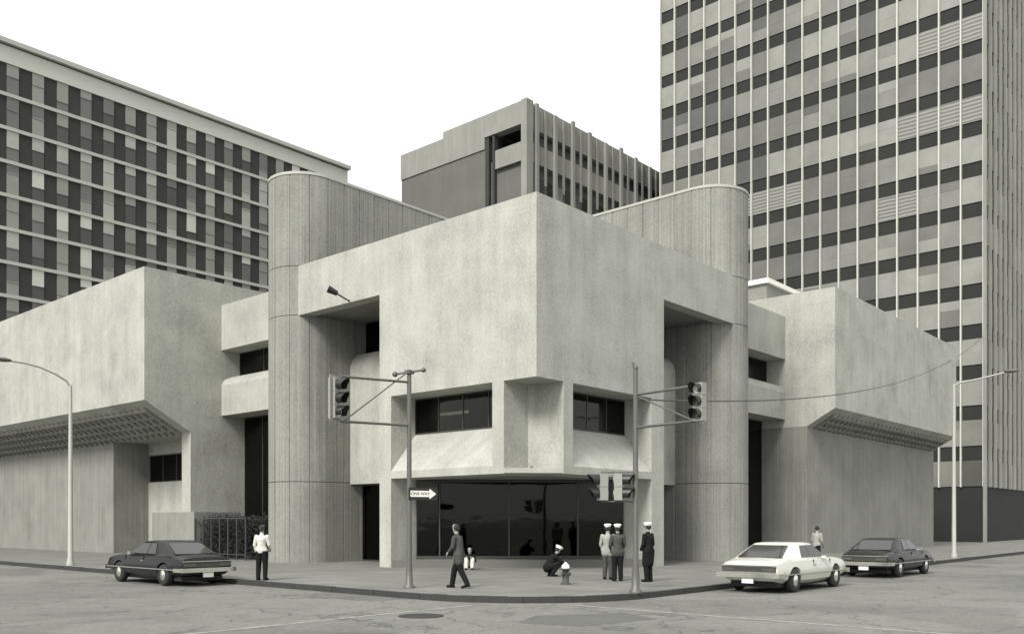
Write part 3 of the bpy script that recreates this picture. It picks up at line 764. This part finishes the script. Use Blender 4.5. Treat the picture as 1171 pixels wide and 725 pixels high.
    for sgn in (1, -1):
        quad('side_window', [(a0+.95,sgn*ya,za),(2.2,sgn*ya,za),(2.2,sgn*yb,zb_),(b0+.45,sgn*yb,zb_)])
        quad('side_window', [(2.24,sgn*ya,za),(a1-.16,sgn*ya,za),(b1-.12,sgn*yb,zb_),(2.24,sgn*yb,zb_)])
        MB().box(2.9,3.1, sgn*.97-.08,sgn*.97+.08, .94,1.04).build('mirror', 'chrome', t)
        MB().box(.2,4.8, sgn*.925-.022,sgn*.925+.022, .50,.53).build('side_trim', 'chrome', t)
        MB().box(2.30,2.315, sgn*.905-.012,sgn*.905+.012, .56,.90).build('door_gap', 'tyre', t); MB().box(3.52,3.535, sgn*.90-.012,sgn*.90+.012, .56,.90).build('door_gap', 'tyre', t)
        dh = MB().box(2.25,2.42, sgn*.925-.02,sgn*.925+.03, .74,.77).build('door_handle', 'chrome', t)
        for x in (1.05, 3.98):
            wl = MB().lathe((0,0,-.10), [(.24,0),(.31,.0),(.335,.04),(.335,.16),(.31,.20),(.22,.20)], 26); wo = wl.build('wheel', 'tyre', t)
            wo.location = (x, sgn*.82, .335); wo.rotation_euler = (R(90)*-sgn, 0, 0)
            MB().lathe((0,0,.0), [(.23,0),(.23,.08),(.16,.10),(.05,.13)], 20).build('hubcap', 'chrome', wo)
    # rear end: full-width light bar in a recess, bumper, plate
    MB().box(-.035,.04, -.80,.80, .60,.74).build('tail_panel', 'tail', t)
    for sgn in (1,-1):
        MB().box(-.05,.0, min(sgn*.80,sgn*.42),max(sgn*.80,sgn*.42), .625,.715).build('tail_light', 'lens', t)
        MB().box(4.97,5.03, min(sgn*.78,sgn*.46),max(sgn*.78,sgn*.46), .56,.70).build('headlight', 'lens_l', t)
    mb = MB(); mb.box(-.13,-.02, -.90,.90, .44,.57); mb.box(-.10,.35, .86,.95, .45,.56); mb.box(-.10,.35, -.95,-.86, .45,.56); mb.build('bumper', 'chrome', t)
    mb = MB(); mb.box(5.0,5.12, -.90,.90, .42,.55); mb.build('bumper', 'chrome', t)
    MB().box(-.075,-.03, -.17,.17, .28,.43).build('number_plate', 'white', t)
    MB().box(-.05,.02, -.82,.82, .76,.785).build('rear_trim', 'chrome', t)
    MB().box(.3,4.7, -.7,.7, .16,.30).build('underbody', 'tyre', t)
    return t
make_car('pale hardtop seen from behind, parked in front of the right round tower', (-.75,-8.32,-.15), 0, 'car_w')
make_car('dark car parked further along the right street ahead of the pale hardtop', (8.3,-8.25,-.15), 0, 'car_d')
make_car('dark car parked at the left kerb beside the man in the pale jacket', (-9.25,5.6,-.15), R(90), 'car_d')

# ------------------------------------------------------------------ people
def person(label, loc, face, J, outfit, scale=1.0, extras=None):
    """J: joints in metres, x right, y forward, z up. outfit: dict of materials + options"""
    t = thing('person', label, 'person', loc, face, 'people on the pavement'); t.scale = (scale,)*3
    V = {k: Vector(v) for k, v in J.items()}
    def caps(mb, p, q, r0, r1, n=12):
        mb.tube(p, q, r0, r1, n); mb.ball(p, r0, n, 8); mb.ball(q, r1, n, 8)
    def remesh(mb, name, mats, parent, vox, assign=None):
        o = mb.build(name, mats, None); md = o.modifiers.new('r', 'REMESH'); md.mode = 'VOXEL'; md.voxel_size = vox; md.use_smooth_shade = True
        sm = o.modifiers.new('s', 'SMOOTH'); sm.iterations = 3; sm.factor = .5
        dg = bpy.context.evaluated_depsgraph_get(); me = bpy.data.meshes.new_from_object(o.evaluated_get(dg)); o.modifiers.clear(); o.data = me
        if not len(me.materials): me.materials.append(M[mats[0] if isinstance(mats, list) else mats])
        for p in me.polygons: p.use_smooth = True; p.material_index = 0
        o.parent = parent; return o
    pel, che, nek, hd = V['pelvis'], V['chest'], V['neck'], V['head']
    up = (hd-nek).normalized(); fw = V.get('look', Vector((0,1,0))).normalized(); fw = (fw-up*fw.dot(up)).normalized(); rt = fw.cross(up)
    mb = MB()
    sh = {s: V['sh'+s] for s in 'LR'}; hp = {s: V['hip'+s] for s in 'LR'}
    caps(mb, pel, (pel+che)/2, .125, .115); caps(mb, (pel+che)/2, che, .115, .135)
    for s in 'LR':
        caps(mb, che-up*.03, sh[s]-up*.025, .085, .042); caps(mb, pel, hp[s], .12, .10)
        caps(mb, sh[s]-up*.025, V['el'+s], .042, .035); caps(mb, V['el'+s], V['wr'+s], .035, .026)
        caps(mb, hp[s], V['kn'+s], .085, .055); caps(mb, V['kn'+s], V['an'+s], .053, .036)
        an = V['an'+s]; td = V.get('toe'+s, an+Vector((0,.17,-.06))); caps(mb, an+Vector((0,-.03,-.04)), td, .036, .03)
        # hand: palm, four fingers, thumb
        w_ = V['wr'+s]; d_ = (w_-V['el'+s]).normalized(); side = d_.orthogonal().normalized() if abs(d_.z) < .9 else Vector((0,1,0)); side = (side-d_*side.dot(d_)).normalized(); nrm_ = d_.cross(side)
        pc = w_+d_*.085; 
        for a_ in (-.028,-.009,.009,.028): caps(mb, w_+d_*.02+side*a_*.6, w_+d_*.09+side*a_, .016, .013, 8)
        for fi, (a_, l_) in enumerate(((-.030,.060),(-.010,.072),(.010,.078),(.030,.066))):
            p0 = w_+d_*.09+side*a_; p1 = p0+d_*l_*.55+nrm_*.008; p2 = p1+d_*l_*.4+nrm_*.022
            caps(mb, p0, p1, .0095, .009, 8); caps(mb, p1, p2, .009, .0075, 8)
        caps(mb, w_+d_*.03+side*.02, w_+d_*.06+side*.052, .013, .011, 8); caps(mb, w_+d_*.06+side*.052, w_+d_*.10+side*.06, .011, .009, 8)
    caps(mb, che+up*.05, nek, .07, .055); caps(mb, nek, hd-up*.03, .055, .055)
    # head: skull, jaw, nose, ears, brow, lips
    def hb(a, b, c, r, sc=1): mb.ball(hd+rt*a+fw*b+up*c, r, 14, 10)
    hb(0,-.015,.035,.088); hb(0,.01,-.01,.078); hb(0,.035,-.065,.048); hb(0,.02,.06,.075); hb(0,.092,-.02,.014); hb(0,.085,.0,.011)
    hb(.075,0,-.015,.02); hb(-.075,0,-.015,.02); hb(0,.078,-.055,.017); hb(.03,.072,.022,.016); hb(-.03,.072,.022,.016); hb(0,.07,-.09,.02)
    body = remesh(mb, 'body', ['skin'], t, .008)
    for s in (1,-1):
        MB().ball(hd+rt*.03*s+fw*.082+up*.004, .010, 8, 6).build('eye', 'eye', t)
    # hair
    mb = MB(); mb.ball(hd-fw*.018+up*.04, .092, 16, 12); mb.ball(hd-fw*.04-up*.01, .074, 14, 10); 
    for s in (1,-1): mb.ball(hd+rt*.06*s-fw*.02+up*.01, .05, 10, 8)
    remesh(mb, 'hair', [outfit['hair']], t, .01)
    # jacket
    ln = outfit.get('jlen', .0); mb = MB()
    caps(mb, pel-Vector((0,0,ln*.4)), (pel+che)/2, .150, .142); caps(mb, (pel+che)/2, che, .142, .158)
    caps(mb, che, nek-up*.03, .13, .07)
    if ln:
        for s in 'LR': caps(mb, hp[s], hp[s].lerp(V['kn'+s], min(1, ln)), .135, .125)
    for s in 'LR':
        caps(mb, che-up*.02, sh[s]-up*.01, .115, .066); caps(mb, hp[s]+Vector((0,0,.04)), che.lerp(pel,.5), .115, .12)
        caps(mb, sh[s]-up*.01, V['el'+s], .066, .056); caps(mb, V['el'+s], V['wr'+s].lerp(V['el'+s], .08), .058, .044)
    remesh(mb, outfit.get('topname', 'jacket'), [outfit['top']], t, .013)
    mb = MB(); caps(mb, pel-Vector((0,0,.04)), pel+Vector((0,0,.04)), .135, .13)
    for s in 'LR':
        caps(mb, pel-Vector((0,0,.02)), hp[s], .13, .115); caps(mb, hp[s], V['kn'+s], .112, .086); caps(mb, V['kn'+s], V['an'+s], .086, .072)
    remesh(mb, 'trousers', [outfit['legs']], t, .013)
    for s in 'LR':
        mb = MB(); an = V['an'+s]; td = V.get('toe'+s, an+Vector((0,.17,-.06))); caps(mb, an+Vector((0,-.045,-.035)), an+Vector((0,-.045,-.05)), .045, .045); caps(mb, an+Vector((0,-.03,-.04)), td, .048, .040)
        for i in range(len(mb.v)):
            pass
        remesh(mb, 'shoe', [outfit.get('shoe', 'cloth_d')], t, .01)
    if outfit.get('cap'):
        mb = MB(); c = hd+up*.085-fw*.005
        ring = []
        n_ = 20
        for k, (rr, h_) in enumerate(((.098,-.045),(.105,-.01),(.128,.02),(.13,.035),(.11,.055),(.04,.066))):
            ring.append([c+rt*math.cos(2*math.pi*i/n_)*rr*.92+fw*math.sin(2*math.pi*i/n_)*rr*1.05+up*h_ for i in range(n_)])
        loft(mb, [r_[::-1] for r_ in ring]); cp = mb.build('cap', 'cap', t)
        mb = MB(); br = [c+rt*a*.085+fw*(.095+.06*(1-a*a))+up*(-.05) for a in [x/5-1 for x in range(11)]]; br2 = [c+rt*a*.085+fw*(.085)*math.sqrt(max(.1,1-.6*a*a))+up*(-.032) for a in [x/5-1 for x in range(11)]]
        mb.add(br+br2, [(i,i+1,11+i+1,11+i) for i in range(10)]); mb.add([p-up*.006 for p in br+br2], [(11+i,11+i+1,i+1,i) for i in range(10)]); mb.build('visor', 'cloth_d', cp)
    return t
def stand(lean=0., spread=.10, la=0., ra=0., lx=.0, bend=0., hgt=1.0, step=0.):
    """la/ra: forward reach of the hands (0 down, 1 forward), lean = forward lean in metres at the head"""
    def a(s, x): return s*x
    J = {'pelvis': (0,0,.95), 'chest': (0,lean*.5,1.30), 'neck': (0,lean*.8,1.50), 'head': (0,lean,1.645)}
    for s, k, rch in (('L',-1,la),('R',1,ra)):
        J['hip'+s] = (k*.085,0,.92)
        J['sh'+s] = (k*.185,lean*.65,1.41)
        J['el'+s] = (k*(.235+lx), lean*.6-.03+rch*.12, 1.13+rch*.02)
        wx = k*(.225*(1-rch)+.14*rch+lx*.5); J['wr'+s] = (wx, lean*.6+.03+rch*.30, .89+rch*.22)
        st = step*(1 if s == 'R' else -1)
        J['kn'+s] = (k*spread*.95, st*.45+.03+(0 if st <= 0 else .04), .50)
        J['an'+s] = (k*spread, st-(.03 if st < 0 else 0), .085+(.05 if st < 0 else 0))
        J['toe'+s] = (k*(spread+.02), st+.15-(.03 if st < 0 else 0), .035)
    return J
def crouch():
    J = {'pelvis': (0,-.12,.30), 'chest': (0,.10,.60), 'neck': (0,.20,.76), 'head': (0,.27,.89), 'look': (0,1,-.25)}
    for s, k in (('L',-1),('R',1)):
        J['hip'+s] = (k*.09,-.10,.30); J['sh'+s] = (k*.17,.14,.69); J['kn'+s] = (k*.17,.28,.50 if s == 'L' else .46)
        J['an'+s] = (k*.13,.02,.09); J['toe'+s] = (k*.15,.19,.035); J['el'+s] = (k*.22,.30,.52); J['wr'+s] = (k*.12,.48,.40)
    return J
def sit():
    J = {'pelvis': (0,0,.12), 'chest': (0,.04,.45), 'neck': (0,.08,.63), 'head': (0,.12,.76)}
    for s, k in (('L',-1),('R',1)):
        J['hip'+s] = (k*.09,.02,.12); J['sh'+s] = (k*.16,.06,.56); J['kn'+s] = (k*.13,.36,.42)
        J['an'+s] = (k*.12,.50,.085); J['toe'+s] = (k*.13,.66,.04); J['el'+s] = (k*.22,.16,.33); J['wr'+s] = (k*.12,.36,.46)
    return J
# facing: rotation so that local +y looks along a ground direction
def fa(dx, dy): return math.atan2(dy, dx)-math.pi/2
VL, VB, VR_ = (-BX, BY), (BY, BX), (BX, -BY)      # viewer's left, away from viewer, viewer's right
def mix(a, b, t): return (a[0]*(1-t)+b[0]*t, a[1]*(1-t)+b[1]*t)
person('man in a pale jacket and dark trousers seen from behind at the left kerb', (-7.9,4.7,0), fa(*mix(VB,VR_,.15)), stand(.02,.12,.1,.55), dict(hair='hair', top='cloth_w', legs='cloth_d'), .98)
person('person in grey mid stride near the one way sign', (-6.2,-2.35,0), fa(*mix(VL,VB,.3)), stand(.10,.08,.5,.25,step=.26), dict(hair='hair', top='cloth_g', legs='cloth_d', jlen=.45, topname='coat'), 1.0)
person('small person with dark hair and pale trousers sitting on the entrance step', (1.15,4.3,0.0), fa(-.75,-.62), sit(), dict(hair='hair', top='cloth_d', legs='cloth_w'), .95)
person('crouching person in dark clothes and white cap behind the hydrant', (-.35,-.9,0), fa(*mix(VR_,VB,.2)), crouch(), dict(hair='hair', top='cloth_d', legs='cloth_d', cap=1), 1.0)
person('man with white cap and pale coat, half hidden behind the grey jacket', (-.35,-3.25,0), fa(*mix(VB,VR_,.3)), stand(.0,.10,.2,.5), dict(hair='hair', top='cloth_m', legs='cloth_g', cap=1, jlen=.2), .99)
person('man in a dark grey jacket and white cap standing with his back turned', (-.85,-3.98,0), fa(*mix(VB,VL,.15)), stand(.02,.10,.5,.5), dict(hair='hair', top='cloth_g', legs='cloth_d', cap=1, jlen=.15), .99)
person('person in a long black coat and white cap behind the right signal pole', (-.5,-4.88,0), fa(*mix(VL,VB,.5)), stand(.03,.09,.3,.2), dict(hair='hair', top='cloth_d', legs='cloth_d', cap=1, jlen=.9, topname='coat'), 1.02)
person('dark haired person in a pale shirt on the pavement beyond the pale car', (11.2,-5.3,0), fa(*mix(VB,VR_,.6)), stand(.08,.10,.3,.3), dict(hair='hair', top='cloth_m', legs='cloth_d', topname='shirt'), .95)
